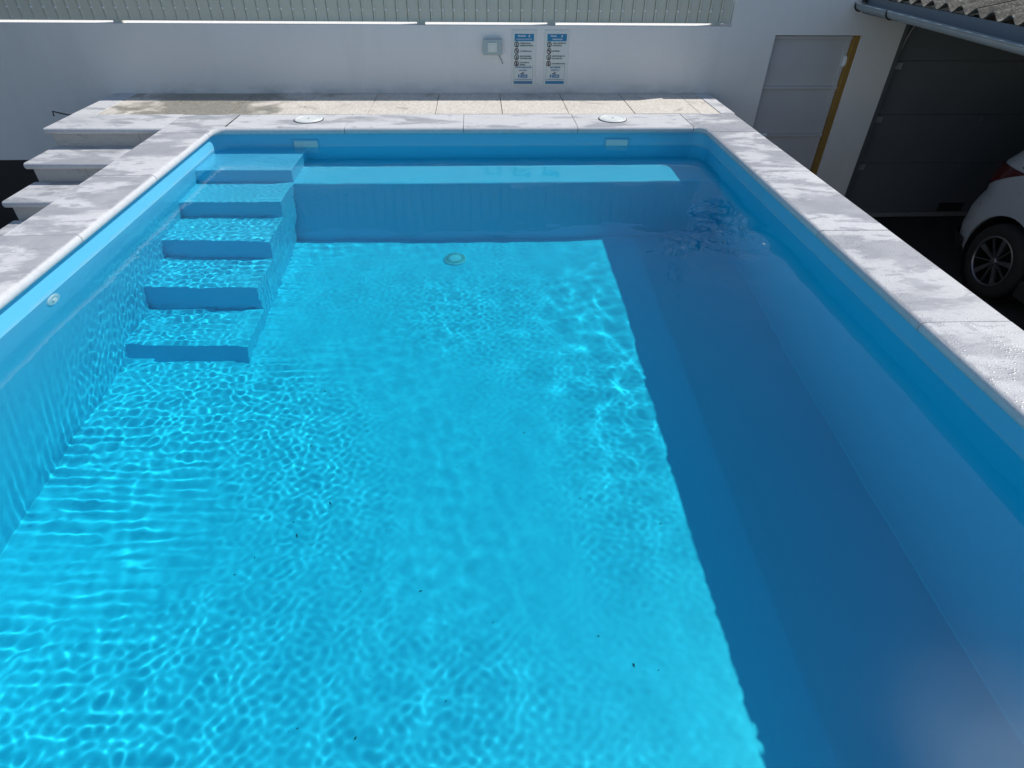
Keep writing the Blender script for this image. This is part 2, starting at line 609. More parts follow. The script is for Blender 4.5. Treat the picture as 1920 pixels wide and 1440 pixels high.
# skimmer mouths in the end wall
for x0, x1 in ((-1.64, -1.435), (1.013, 1.213)):
    y = YB - .012
    fr = boxes("skimmer_mouth", [((x0 - .008, y, -.20), (x0, YB + .01, -.108)), ((x1, y, -.20), (x1 + .008, YB + .01, -.108)),
                            ((x0, y, -.116), (x1, YB + .01, -.108)), ((x0, y, -.20), (x1, YB + .01, -.192))], "gelcoat_blue", pool)
    RECV.append(fr)
    fl = box("flap", (x0 + .006, YB - .006, -.19), (x1 - .002, YB + .004, -.119), "flap_plastic", fr)
    RECV.append(fl)
# skimmer lids
for x, y in ((-1.528, .145), (1.10, .142)):
    r = .118
    lid = link("skimmer_lid", lathe("skimmer_lid", [(r, -.01), (r, .004), (r - .008, .008), (r - .020, .008), (r - .022, .006), (r - .026, .006), (r - .028, .008), (.012, .009), (.0001, .009)], 'z', "white_plastic", 48), pool, (x, y, 0))
    link("finger_hole", lathe("finger_hole", [(.008, 0), (.008, .0015), (.0001, .0015)], 'z', "dark_slot", 16), lid, (x, y, .0088))
    link("lid_gap", lathe("lid_gap", [(r + .006, -.004), (r + .006, .0012), (.05, .0012)], 'z', "dark_slot", 48), lid, (x, y, .0004))
# floor drain with radial slots
dx, dy = -.281, -1.052
dr_ = link("drain_cover", lathe("drain_cover", [(.086, 0), (.086, .008), (.078, .014), (.05, .02), (.0001, .024)], 'z', "drain_plastic", 40), pool, (dx, dy, ZF + .002))
RECV.append(dr_)
V = []; F = []
for i in range(24):
    a = 2 * math.pi * i / 24
    q = Matrix.Rotation(a, 3, 'Z')
    n = len(V)
    V += [q @ Vector(v) + Vector((0, 0, 0)) for v in ((.046, -.002, .0217), (.076, -.0032, .0152), (.076, .0032, .0152), (.046, .002, .0217))]
    F.append((n, n + 1, n + 2, n + 3))
sl = link("slot", mesh("slot", V, F, "dark_slot"), dr_, (dx, dy, ZF + .003))
sl["kind"] = "stuff"
RECV.append(sl)
# return inlet on the left wall
il = link("return_inlet", lathe("return_inlet", [(.052, 0), (.052, .006), (.047, .011), (.028, .013), (.026, .009), (.0001, .009)], 'x', "white_plastic", 32), pool, (XL - .002, -2.566, -.232))
RECV.append(il)
nz_ = boxes("nozzle", [((XL + .006, -2.566 - .016, -.232 + .002), (XL + .016, -2.566 + .016, -.232 + .010)), ((XL + .006, -2.566 - .016, -.232 - .012), (XL + .016, -2.566 + .016, -.232 - .004))], "white_plastic", il, .002)
RECV.append(nz_)
# tiny leaf litter lying on the floor
V = []; F = []
for i in range(46):
    x = rng.uniform(-1.3, .8); y = rng.uniform(-4.4, -2.4)
    s = rng.choice([.002, .003, .004, .006])
    a = rng.uniform(0, 6.28); n = len(V)
    for px, py, pz in ((-1.6, 0, 0), (0, -.5, .3), (1.6, 0, .1), (0, .5, .4)):
        V.append((x + s * (px * math.cos(a) - py * math.sin(a)), y + s * (px * math.sin(a) + py * math.cos(a)), ZF + .003 + s * pz))
    F.append((n, n + 1, n + 2, n + 3))
lit = link("leaf_litter", mesh("leaf_litter", V, F, "leaf_dirt"))
tag(lit, "specks of dirt scattered over the pool floor", "debris", None, "stuff")
RECV.append(lit)

# ------------------------------------------------------------------ water
wx0, wx1, wy0, wy1 = XL - .02, OR - .06, YE - .02, OB - .08   # the sheet runs on inside the solid pool wall
nx, ny = 690, 800
gx = np.linspace(wx0, wx1, nx); gy = np.linspace(wy0, wy1, ny)
GX, GY = np.meshgrid(gx, gy)
def waves(n, l0, l1, seed, d0=None, spread=math.pi):
    g = np.random.default_rng(seed)
    h = np.zeros_like(GX); tot = 0
    for i in range(n):
        lam = math.exp(g.uniform(math.log(l0), math.log(l1)))
        a = g.uniform(0, 2 * math.pi) if d0 is None else d0 + g.normal(0, spread)
        kx, ky = 2 * math.pi / lam * math.cos(a), 2 * math.pi / lam * math.sin(a)
        # slight warping so that crests are not straight
        wob = .35 * np.sin(GX * g.uniform(1.5, 4) + g.uniform(0, 6)) + .35 * np.sin(GY * g.uniform(1.5, 4) + g.uniform(0, 6))
        h += lam ** 1.55 * np.sin(kx * GX + ky * GY + g.uniform(0, 6.28) + wob)
        tot += lam ** 3.1 / 2
    return h / math.sqrt(tot)
def sstep(x, a, b):
    t = np.clip((x - a) / (b - a), 0, 1); return t * t * (3 - 2 * t)
fine = waves(70, .032, .066, 3)
mid = waves(44, .066, .15, 5)
rows = waves(10, .045, .07, 21, math.pi / 2, .12)
wide = waves(14, .45, 1.5, 8)
swell = waves(30, .16, .40, 13)
patch = .5 + .5 * np.sin(GX * 2.1 + .6 + .9 * np.sin(GY * 1.4)) * np.sin(GY * 1.75 + 1.1 * np.sin(GX * 1.6) + .4)
patch2 = .5 + .5 * np.sin(GX * 3.3 + 2.1 * np.sin(GY * 1.9 + 1)) * np.sin(GY * 2.9 + 1.6 * np.sin(GX * 2.2))
left = 1 - sstep(GX, -1.6, .2)
calm_r = .5 * sstep(GX, .2, .9) + .5 * sstep(GX, 1.2, 1.65)
corner_r = np.exp(-(((GX - 1.5) / .45) ** 2 + ((GY + 1.85) / .85) ** 2))
blot = np.clip(waves(16, .7, 2.2, 31) * .5 + .5, 0, 1.6)
blot2 = np.clip(waves(16, .5, 1.6, 32) * .55 + .45, 0, 1.6)
ampf0 = (.000022 + .000018 * left) * (.25 + 1.0 * blot) * (1 - .5 * calm_r)
stairs = (1 - sstep(GX, -1.5, -1.0)) * sstep(GY, -2.3, -1.7)
amp_f = ampf0 + .00007 * stairs
amp_m = (.000050 + .000042 * left) * (.30 + .9 * blot2) * (1 - .6 * calm_r) + .00010 * corner_r
amp_r = .00007 * left * (.2 + blot2)
amp_s = .00034 * (.5 + .6 * blot)
H = amp_f * fine + amp_m * mid + amp_r * rows + (.0011 * corner_r + amp_s * (1 - .4 * calm_r)) * swell + .0009 * (1 - .5 * calm_r) * wide
Vt = np.stack([GX, GY, ZW + H], -1).reshape(-1, 3)
idx = np.arange(nx * ny).reshape(ny, nx)
quads = np.stack([idx[:-1, :-1], idx[:-1, 1:], idx[1:, 1:], idx[1:, :-1]], -1).reshape(-1, 4)
allv = Vt
nq = len(quads)
wm = bpy.data.meshes.new("water")
wm.vertices.add(len(allv)); wm.vertices.foreach_set("co", allv.astype(np.float32).ravel())
loops = quads.ravel().astype(np.int32)
wm.loops.add(len(loops)); wm.loops.foreach_set("vertex_index", loops)
wm.polygons.add(nq); wm.polygons.foreach_set("loop_start", (np.arange(nq) * 4).astype(np.int32))
wm.polygons.foreach_set("loop_total", np.full(nq, 4, dtype=np.int32))
wm.polygons.foreach_set("use_smooth", np.ones(nq, dtype=bool))
wm.update(calc_edges=True); wm.validate()
wm.materials.append(MAT["pool_water"])
water = link("water", wm)
tag(water, "clear rippled pool water filling the blue basin", None, None, "structure")
water.cycles.is_caustics_caster = True
for o in RECV:
    o.cycles.is_caustics_receiver = True
# the tinted body of the water (absorption only)
wb = link("water_body", mesh("water_body", boxv((wx0, wy0, ZF - .06), (XR + .02, YB + .02, ZW + .012)), BOXF, "water_tint"), water, (0, 0, 0))

# ------------------------------------------------------------------ paved strip behind the pool and the landing
deck = link("paving", mesh("paving", [Vector(v) for v in boxv((-3.56, OB - .055, ZG), (2.235, YW - .003, -.045))], BOXF, "joint_grout"))
tag(deck, "narrow paved deck strip between the pool and the white wall", None, None, "structure")
X0 = .1406
edges = [-3.385] + [X0 + .6 * k for k in range(-5, 4)] + [2.128]
G = .003
for a, b in zip(edges[:-1], edges[1:]):
    for y0, y1 in ((OB + .004, .935), (.941, YW - .006)):
        dz = random.uniform(-.0015, .0015)
        box("tile", (a + G, y0, -.04), (b - G, y1, -.002 + dz), "aggregate_tile", deck, .002)
box("border_slab", (2.128 + G, OB + .004, -.045), (2.262, YW - .006, .0), "coping_stone_back", deck, .006)
box("border_slab", (-3.60, OB + .004, -.045), (-3.385 - G, YW - .006, .0), "coping_stone_back", deck, .006)

# ------------------------------------------------------------------ outdoor steps down the left side of the pool
steps = thing("outdoor_steps", (-3.1, -1.5, ZG), "pale stone steps with rounded nosings climbing beside the pool's left edge", "steps")
def tread(y_front, z, y_back, mat):
    r = .024; th = .05
    prof = [(y_back, 0), (y_back, -th)]
    for i in range(9):
        a = R(270 - 180 * i / 8)
        prof.append((y_front + r + r * math.cos(a), -r - .001 + r * math.sin(a)))
    n = len(prof)
    V = []; F = []
    xs = [(-3.60, .012), (-3.588, 0), (OL - J, 0)]
    for x, ins in xs:
        for yy, zz in prof:
            V.append((x, yy + (ins if yy < y_back - .01 else 0), zz * (1 - ins * 14) - ins * .35))
    for s in range(len(xs) - 1):
        for i in range(n):
            F.append((s * n + i, s * n + (i + 1) % n, (s + 1) * n + (i + 1) % n, (s + 1) * n + i))
    F.append(tuple(range(n))); F.append(tuple(2 * n + i for i in range(n))[::-1])
    c = Vector((-3.1, y_front + .2, z))
    me = fixn(mesh("tread", [Vector(v) + Vector((0, 0, z)) - c for v in V], F, mat))
    for p in me.polygons: p.use_smooth = len(p.vertices) == 4
    try: me.set_sharp_from_angle(angle=R(50))
    except Exception: pass
    return link("tread", me, steps, c)
yf = [-.118 - .393 * i for i in range(9)]
for i, y in enumerate(yf):
    z = -.1535 * i
    tread(y, z, OB if i == 0 else yf[i - 1] + .036, "coping_stone_back" if i == 0 else "coping_stone")
    zb = max(-.1535 * (i + 1), ZG)
    for a, b in ((-3.555, -2.872), (-2.869, OL)):
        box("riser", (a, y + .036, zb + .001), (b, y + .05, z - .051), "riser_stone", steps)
    box("step_core", (-3.54, y + .05, ZG), (OL + .02, (y + .44) if i else OB - .06, z - .05), "render_white", steps)

HOOK = [(-3.50, .62, -.075), (-3.80, .62, -.075), (-3.93, .62, -.045), (-3.935, .62, -.085)]
hook = link("metal_hook", tube("metal_hook", HOOK, .006, "black_paint"))
tag(hook, "short black metal hook sticking out beside the top landing", "hook")

# ------------------------------------------------------------------ garden wall, with the door and garage openings
wall = thing("garden_wall", (0, YW + .1, ZG), "long white rendered wall behind the pool with black base", "wall")
def wall_mesh(name, xs, zs, solid, y0, y1, mat):
    V = {}; F = []
    def vi(x, y, z):
        return V.setdefault((round(x, 4), round(y, 4), round(z, 4)), len(V))
    nxx, nzz = len(xs) - 1, len(zs) - 1
    S = [[solid((xs[i] + xs[i + 1]) / 2, (zs[j] + zs[j + 1]) / 2) for j in range(nzz)] for i in range(nxx)]
    g = lambda i, j: 0 <= i < nxx and 0 <= j < nzz and S[i][j]
    for i in range(nxx):
        for j in range(nzz):
            if not S[i][j]: continue
            a, b, c, d = xs[i], xs[i + 1], zs[j], zs[j + 1]
            F.append((vi(a, y0, c), vi(b, y0, c), vi(b, y0, d), vi(a, y0, d)))
            F.append((vi(a, y1, c), vi(a, y1, d), vi(b, y1, d), vi(b, y1, c)))
            if not g(i - 1, j): F.append((vi(a, y0, c), vi(a, y0, d), vi(a, y1, d), vi(a, y1, c)))
            if not g(i + 1, j): F.append((vi(b, y0, c), vi(b, y1, c), vi(b, y1, d), vi(b, y0, d)))
            if not g(i, j - 1): F.append((vi(a, y0, c), vi(a, y1, c), vi(b, y1, c), vi(b, y0, c)))
            if not g(i, j + 1): F.append((vi(a, y0, d), vi(b, y0, d), vi(b, y1, d), vi(a, y1, d)))
    return mesh(name, list(V.keys()), F, mat)
DX0, DX1, DZ = 2.815, 3.676, .514
GX0, GX1, GZ = 4.08, 7.1, .68
WT = .583
def solid(x, z):
    if x < 2.365 and z > WT: return False
    if DX0 < x < DX1 and z < DZ: return False
    if GX0 < x < GX1 and z < GZ: return False
    return True
me = wall_mesh("wall_face", [-9, 2.365, DX0, DX1, GX0, GX1, 7.8], [ZG, DZ, WT, GZ, .812], solid, YW, YW + .22, "render_white")
wf = link("wall_face", me, wall, (0, 0, 0))
wf.location = -origin(wall)
gb = link("gable", prism("gable", [(3.52, .812), (7.8, .812), (7.8, 1.66), (3.62, .84)], YW, YW + .22, "render_white"), wall)
gb.location = -origin(wall)
box("base_band", (-9, YW - .004, ZG), (-3.57, YW + .003, -.63), "black_paint", wall)

# ------------------------------------------------------------------ ribbed fence on the wall
fence = thing("metal_fence", (-1.5, YW + .07, WT), "grey green ribbed metal fence on top of the white wall", "fence")
FY = YW + .045; FZ0, FZ1 = WT + .022, 1.14
pitch = .1055
prof = [(0, .014), (.004, .014), (.006, -.006), (.020, -.008), (.030, -.001), (pitch - .001, .0), (pitch, .013)]
V = []
for x, y in prof:
    V += [(x, y, 0), (x, y, FZ1 - FZ0)]
for x, y in reversed(prof):
    V += [(x, y + .003, 0), (x, y + .003, FZ1 - FZ0)]
n = len(V) // 2
F = [(2 * i, 2 * ((i + 1) % n), 2 * ((i + 1) % n) + 1, 2 * i + 1) for i in range(n)]
F += [tuple(2 * i for i in range(n))[::-1], tuple(2 * i + 1 for i in range(n))]
slat_me = fixn(mesh("slat", V, F, "fence_steel"))
screw_me = lathe("screw", [(.010, .004), (.010, 0), (.008, -.006), (.0001, -.009)], 'y', "screw_metal", 10)
x = 2.345 - pitch; ns = 0
while x > -6.2:
    s = link("slat", slat_me, fence, (x, FY + random.uniform(-.0008, .0008), FZ0 + random.uniform(-.0012, .0012)))
    link("screw", screw_me, s, (x + .016, FY - .010, .703 + random.uniform(-.002, .002)))
    x -= pitch; ns += 1
box("rail", (-6.2, FY + .006, .68), (2.34, FY + .04, .72), "fence_steel", fence)
box("rail", (-6.2, FY + .006, 1.01), (2.34, FY + .04, 1.05), "fence_steel", fence)
for px in (-4.9, -3.37, -.6, .63, 2.22):
    box("foot", (px - .03, FY - .004, WT + .001), (px + .045, FY + .05, FZ0 + .01), "fence_steel", fence)
    box("post", (px - .01, FY + .04, WT + .001), (px + .03, FY + .08, 1.1), "fence_steel", fence)
box("end_post", (2.347, FY - .004, FZ0), (2.354, FY + .04, FZ1), "sign_white", fence)

# ------------------------------------------------------------------ wall lamp
lamp = thing("wall_lamp", (.072, YW, .41), "square grey wall lamp with pale lens left of the signs", "lamp")
box("housing", (-.018, YW - .045, .343), (.164, YW - .001, .477), "lamp_box", lamp, .008)
bz_ = box("lens_frame", (.028, YW - .052, .368), (.118, YW - .044, .450), "lamp_lens", lamp, .004)
box("lens", (.046, YW - .055, .384), (.100, YW - .0515, .434), "sign_plate", bz_, .002)
cb = link("cable", tube("cable", [(.13, YW - .01, .345), (.142, YW - .008, .325), (.16, YW - .006, .295), (.172, YW - .006, .262)], .004, "cable_grey"), lamp)
cb.location = -origin(lamp)

# ------------------------------------------------------------------ the two sign boards
def text_mesh(name, s, size, mat, bold=.0):
    cu = bpy.data.curves.new("t", 'FONT')
    cu.body = s; cu.size = size; cu.align_x = 'LEFT'; cu.align_y = 'CENTER'; cu.resolution_u = 2
    cu.offset = bold
    o = bpy.data.objects.new("t", cu); col.objects.link(o)
    dg = bpy.context.evaluated_depsgraph_get(); dg.update()
    me = bpy.data.meshes.new_from_object(o.evaluated_get(dg))
    bpy.data.objects.remove(o)
    me.name = name
    me.materials.clear(); me.materials.append(MAT[mat])
    return me
def sign(x0, x1, lines, label):
    z1, z0 = .548, .066
    t = thing("pool_sign", ((x0 + x1) / 2, YW, z0), label, "sign")
    Y = YW - .006
    box("plate", (x0, Y, z0), (x1, YW - .001, z1), "sign_plate", t, .001)
    W, Hh = x1 - x0, z1 - z0
    def bx(name, u0, v0, u1, v1, mat, d=.0, par=None):     # u from left, v from top, fractions
        return box(name, (x0 + u0 * W, Y - .002 - d, z1 - v1 * Hh), (x0 + u1 * W, Y - .0002 - d, z1 - v0 * Hh), mat, par or t)
    def tx(s, u, v, width, h, mat, par=None):
        me = text_mesh("lettering", s, 1.0, mat, .034)
        xs = [q.co.x for q in me.vertices]; ys = [q.co.y for q in me.vertices]
        wx, wy = max(xs) - min(xs), max(ys) - min(ys)
        for q in me.vertices:
            X = (q.co.x - min(xs)) / wx * width * W; Z = ((q.co.y - min(ys)) / wy - .5) * h * Hh
            q.co = (X, 0, Z)
        me.update()
        return link("lettering", me, par or t, (x0 + u * W, Y - .0045, z1 - v * Hh))
    hd = bx("header", .118, .066, .90, .190, "sign_blue")
    tx(lines[0][0], .25, .100, lines[0][1], .030, "sign_white", hd)
    tx(lines[1][0], .19 if lines[1][1] > .5 else .32, .155, lines[1][1], .024, "sign_white", hd)
    # little swimmer next to the title
    swv = [(.66, .118), (.70, .108), (.745, .118), (.745, .124), (.70, .115), (.66, .124)]
    me = prism("swimmer", [(x0 + u * W, z1 - v * Hh) for u, v in swv], Y - .0045, Y - .003, "sign_white")
    o = link("swimmer", me, hd); o.location = -origin(hd)
    bx("swimmer_body", .69, .083, .735, .106, "sign_white", .0015, hd)
    # round pictograms
    for i, (v, red) in enumerate(((.248, 0), (.363, 1), (.472, 0), (.585, 1))):
        rr = .0225
        cx, cz = x0 + .205 * W, z1 - v * Hh
        V = []; F = []
        for kx in range(24):
            a = 2 * math.pi * kx / 24
            V += [(rr * math.cos(a), 0, rr * 1.08 * math.sin(a)), (rr * .72 * math.cos(a), 0, rr * .78 * math.sin(a))]
        F = [(2 * kx, 2 * ((kx + 1) % 24), 2 * ((kx + 1) % 24) + 1, 2 * kx + 1) for kx in range(24)]
        if red:
            nn = len(V); V += [(-.014, -.0006, .017), (-.010, -.0006, .019), (.014, -.0006, -.017), (.010, -.0006, -.019)]
            F.append((nn, nn + 1, nn + 2, nn + 3))
        pic = link("pictogram", mesh("pictogram", V, F, "sign_red" if red else "sign_ink"), t, (cx, Y - .0035, cz))
        figs = [[(-.003, .014), (.003, .014), (.005, -.002), (.003, -.016), (-.003, -.016), (-.005, -.002)],
                [(-.012, .006), (.004, .009), (.013, -.006), (.009, -.009), (.002, .001), (-.010, .001)],
                [(-.008, -.012), (.009, -.012), (.007, .0), (.004, .011), (-.003, .009), (-.004, -.002)],
                [(-.004, .013), (.004, .012), (.007, -.002), (.004, -.015), (-.004, -.014), (-.006, .0)]][i]
        o = link("figure", mesh("figure", [(a, -.0004, b) for a, b in figs], [tuple(range(6))], "sign_ink"), pic, (cx, Y - .0035, cz))
    for s, v, wd in lines[2]:
        tx(s, .34, v, wd, .023, "sign_ink")
    # depth panel
    bx("panel_line", .105, .625, .115, .90, "sign_grey_blue"); bx("panel_line", .875, .625, .885, .90, "sign_grey_blue")
    bx("panel_line", .115, .625, .875, .631, "sign_grey_blue")
    tx(lines[3], .16 if len(lines[3]) > 8 else .28, .655, .66 if len(lines[3]) > 8 else .42, .026, "sign_blue_faded")
    tx(lines[4], .32, .705, .34, .024, "sign_blue_faded")
    tank = bx("pool_symbol", .28, .785, .67, .845, "sign_blue_faded")
    bx("pool_symbol", .345, .785, .37, .845, "sign_white", .0016)
    tx(lines[5], .44, .815, .18, .026, "sign_white", tank)
    me = prism("swimmer", [(x0 + u * W, z1 - v * Hh) for u, v in ((.38, .765), (.44, .758), (.50, .738), (.53, .742), (.47, .768), (.52, .775), (.38, .775))], Y - .003, Y - .001, "sign_ink")
    o = link("swimmer", me, t); o.location = -origin(t)
    bx("caption_bar", .15, .868, .85, .885, "sign_grey_blue")
    bx("footer", .10, .905, .88, .958, "sign_blue_faded" if x0 < .4 else "sign_blue")
    for u, v in ((.06, .045), (.95, .045), (.05, .965), (.94, .965)):
        link("screw", screw_me, t, (x0 + u * W, Y, z1 - v * Hh)).scale = (.6, .6, .6)
    return t
sign(.258, .493, [("PISCINA", .32), ("NORMAS DE UTILIZAÇÃO", .64),
    [("TOME DUCHE AO", .228, .44), ("ENTRAR NA PISCINA", .268, .54), ("NÃO MERGULHAR", .363, .48), ("USE AS ESCADAS", .455, .46), ("AO ENTRAR E SAIR", .494, .50),
     ("NÃO CORRER NA", .567, .40), ("PISCINA", .605, .22)], "PROFUNDIDADE", "MÁXIMA", "1,40"],
    "white rules board headed PISCINA, next to the wall lamp")
sign(.571, .808, [("POOL", .24), ("USAGE RULES", .40),
    [("TAKE A SHOWER TO", .225, .53), ("USE THE POOL", .266, .38), ("NO DIVING", .363, .29), ("USE THE STAIRS TO", .452, .52), ("GET IN AND OUT", .494, .42),
     ("NO RUNNING IN POOL", .587, .56)], "MAXIMUM", "DEPTH", "1,40"],
    "white rules board headed POOL, the right one of the pair")

# ------------------------------------------------------------------ metal door
door = thing("metal_door", ((DX0 + DX1) / 2, YW + .06, ZG), "grey panelled metal door with ochre jamb in the white wall", "door")
DY = YW + .075
box("leaf", (DX0 + .012, DY, ZG + .01), (3.622, DY + .04, DZ - .012), "door_paint", door, .003)
zr = [DZ - .012, .02, -.44, -.92, ZG + .01]
for z in (.492, .042, -.425, -.90, ZG + .05):
    box("rail", (DX0 + .012, DY - .024, z - .018), (3.622, DY - .001, z + .010), "door_paint", door, .004)
box("stile", (DX0 + .014, DY - .012, ZG + .012), (DX0 + .035, DY - .0015, DZ - .014), "door_paint", door, .003)
box("stile", (3.575, DY - .012, ZG + .012), (3.62, DY - .0015, DZ - .014), "door_paint", door, .003)
box("jamb", (3.624, YW + .012, ZG), (DX1 - .002, YW + .15, DZ - .002), "wood_ochre", door, .002)
hg = box("hinge", (3.592, DY - .026, .235), (3.622, DY - .012, .33), "sign_white", door, .003)
box("pin", (3.612, DY - .036, .25), (3.624, DY - .026, .315), "sign_white", hg, .002)
box("light_stop", (DX0 - .01, YW + .19, ZG), (DX1 + .01, YW + .21, DZ + .01), "bracket_dark", door)  # added dark panel, stops sunlight leaking in round the door
hd_ = box("lock_plate", (2.88, DY - .030, -.475), (3.01, DY - .012, -.405), "sign_white", door, .004)
box("handle", (2.90, DY - .055, -.45), (2.99, DY - .030, -.43), "track_steel", hd_, .005)

# ------------------------------------------------------------------ garage door
gd = thing("garage_door", (5.6, YW + .1, ZG), "dark grey sectional garage door at the back of the carport", "garage door")
GY = YW + .09
seams = [GZ + .02, .282, -.228, -.738, -1.315]
for a, b in zip(seams[:-1], seams[1:]):
    box("section", (GX0 + .06, GY, b + .001), (GX1 - .03, GY + .04, a - .001), "garage_paint", gd, .003)
box("light_stop", (GX0 + .001, YW + .17, ZG), (GX1 - .001, YW + .19, GZ - .001), "bracket_dark", gd)  # unseen sheet added to block sun coming through the section seams
box("bottom_seal", (GX0 + .06, GY - .004, ZG + .012), (GX1 - .03, GY + .035, -1.318), "track_steel", gd, .003)
box("frame_post", (GX0 + .001, YW + .02, ZG), (GX0 + .058, YW + .16, GZ - .001), "rail_steel", gd, .003)
tr_pts = [(GX0 + .075, GY - .02, ZG + .02), (GX0 + .075, GY - .02, .25)] + [(GX0 + .075 + .13 * (1 - math.cos(R(a))), GY - .02, .25 + .42 * math.sin(R(a))) for a in (15, 30, 45, 60, 75, 88)]
o = link("track", tube("track", tr_pts, .010, "track_steel", 8), gd); o.location = -origin(gd)
for z in (.235, -.278, -.782):
    hi = box("roller_hinge", (GX0 + .10, GY - .012, z - .03), (GX0 + .165, GY - .001, z + .03), "track_steel", gd, .003)
    box("roller", (GX0 + .07, GY - .03, z - .012), (GX0 + .12, GY - .012, z + .012), "track_steel", hi, .003)
for z in (-.278, -.782):
    box("roller_hinge", (5.35, GY - .010, z - .03), (5.42, GY - .001, z + .03), "garage_paint", gd, .003)
box("vent", (5.32, GY - .006, -1.30), (5.62, GY - .001, -1.20), "bracket_dark", gd, .002)

# ------------------------------------------------------------------ carport roof and gutter
port = thing("carport", (5.6, -2, ZG), "lean-to carport with weathered corrugated sheet roof at the right", "carport")
SL = math.tan(R(11))
def roof_z(x): return .868 + (x - 3.57) * SL
pw = .177
def sheet(y0, nw, x0, x1, lift):
    seg = 10 * nw
    V = []; F = []
    xs = [x0 + (x1 - x0) * i / 6 for i in range(7)]
    for side in (0, 1):
        for x in xs:
            for s in range(seg + 1):
                y = y0 + nw * pw * s / seg
                V.append((x, y, roof_z(x) + lift + .025 * math.cos(2 * math.pi * s / 10) - .007 * side))
    n = seg + 1; half = len(xs) * n
    for side in (0, 1):
        for i in range(len(xs) - 1):
            for s in range(seg):
                q = (side * half + i * n + s, side * half + (i + 1) * n + s, side * half + (i + 1) * n + s + 1, side * half + i * n + s + 1)
                F.append(q if side else q[::-1])
    for s in range(seg):
        F.append((s, s + 1, half + s + 1, half + s))
        a = (len(xs) - 1) * n + s
        F.append((a, half + a, half + a + 1, a + 1))
    c = Vector((x0, y0, roof_z(x0)))
    me = fixn(mesh("roof_sheet", [Vector(v) - c for v in V], F, "fibre_cement", True))
    me.set_sharp_from_angle(angle=R(50))
    return link("roof_sheet", me, port, c)
y = 1.36
i = 0
while y > -6.5:
    y -= 5 * pw
    sheet(y - .02, 5, 3.565 + random.uniform(-.012, .012), 7.9, .004 * (i % 2))
    i += 1
fa = box("fascia", (3.60, -6.5, .70), (3.63, YW - .005, .835), "fascia_paint", port)
for x in (4.9, 6.2, 7.4):
    box("purlin", (x - .04, -6.5, roof_z(x) - .13), (x + .04, YW - .005, roof_z(x) - .035), "timber_dark", port)
for yy in (-6.2, -3.2, -.2):
    pts = [(3.64, .70), (7.6, roof_z(7.6) - .27), (7.6, roof_z(7.6) - .135), (3.64, .80)]
    o = link("rafter", prism("rafter", pts, yy - .04, yy + .04, "timber_dark"), port); o.location = -origin(port)
box("added_side_wall", (7.62, -6.5, ZG), (7.8, YW - .002, roof_z(7.62) - .14), "timber_dark", port)  # unseen wall added on the right to keep the carport dark
box("post", (3.66, -6.25, ZG), (3.76, -6.15, .78), "timber_dark", port)

gut = thing("gutter", (3.55, -2, .74), "blue grey half-round gutter along the carport roof edge", "gutter")
V = []; F = []
ys = [YW - .03, -6.5]
r = .052
for yy in ys:
    zz = .778 - (YW - yy) * .016
    for rad in (r, r - .004):
        for i in range(13):
            a = R(180 + 180 * i / 12)
            V.append((3.545 + rad * math.cos(a), yy, zz + rad * math.sin(a)))
for i in range(12):
    F += [(i, i + 1, 26 + i + 1, 26 + i), (13 + i + 1, 13 + i, 39 + i, 39 + i + 1)]
F += [(0, 26, 39, 13), (12, 25, 51, 38)]
F += [tuple(range(13)), tuple(range(26, 39))[::-1]]
o = link("trough", fixn(mesh("trough", V, F, "gutter_zinc", True)), gut); o.location = -origin(gut)
try: o.data.set_sharp_from_angle(angle=R(45))
except Exception: pass
o = link("rolled_lip", tube("rolled_lip", [(3.491, ys[0], .781), (3.491, ys[1], .781 - (ys[0] - ys[1]) * .016)], .006, "gutter_zinc", 8), gut); o.location = -origin(gut)
for yy in (YW - .04, .55, -1.5, -3.6):
    zz = .778 - (YW - yy) * .016
    pts = [(3.545 + .0565 * math.cos(R(a)), yy, zz + .0565 * math.sin(R(a))) for a in range(165, 361, 15)]
    o = link("bracket", tube("bracket", pts, .0075, "bracket_dark", 6), gut); o.location = -origin(gut)
o = link("end_bracket", mesh("end_bracket", boxv((3.56, YW - .05, .79), (3.60, YW - .01, .835)), BOXF, "bracket_dark"), gut); o.location = -origin(gut)

# ------------------------------------------------------------------ white car, backed towards the garage door
CX, CY = 5.475, .10            # centre line, rear end
car = thing("parked_car", (CX, CY - 2.1, ZG), "white car parked in the shade of the carport, rear wheel showing", "car")
LY = [(.21, .10, 4.22, .83, .28), (.30, .03, 4.32, .885, .34), (.45, .0, 4.35, .905, .38), (.62, .0, 4.35, .905, .40), (.72, .035, 4.33, .905, .40),
      (.80, .075, 4.29, .90, .40), (.92, .075, 4.20, .895, .38), (1.00, .09, 4.02, .885, .36), (1.08, .13, 3.55, .865, .33),
      (1.20, .22, 3.18, .82, .30), (1.36, .34, 2.9, .765, .28), (1.50, .46, 2.6, .70, .26), (1.57, .60, 2.35, .62, .24), (1.60, .85, 2.0, .48, .22)]
def outline(z, tr_, tf, hw, rc, n=9):
    pts = []
    for sx, ty, a0 in ((1, tr_, 0), (-1, tr_, 90), (-1, tf, 180), (1, tf, 270)):
        cx = sx * (hw - rc * .62); cyy = CY - ty + (-rc if ty == tr_ else rc)
        for i in range(n):
            a = R(a0 + 90 * i / (n - 1))
            pts.append((CX + cx + rc * .62 * math.cos(a), cyy + rc * math.sin(a), ZG + z))
    return pts
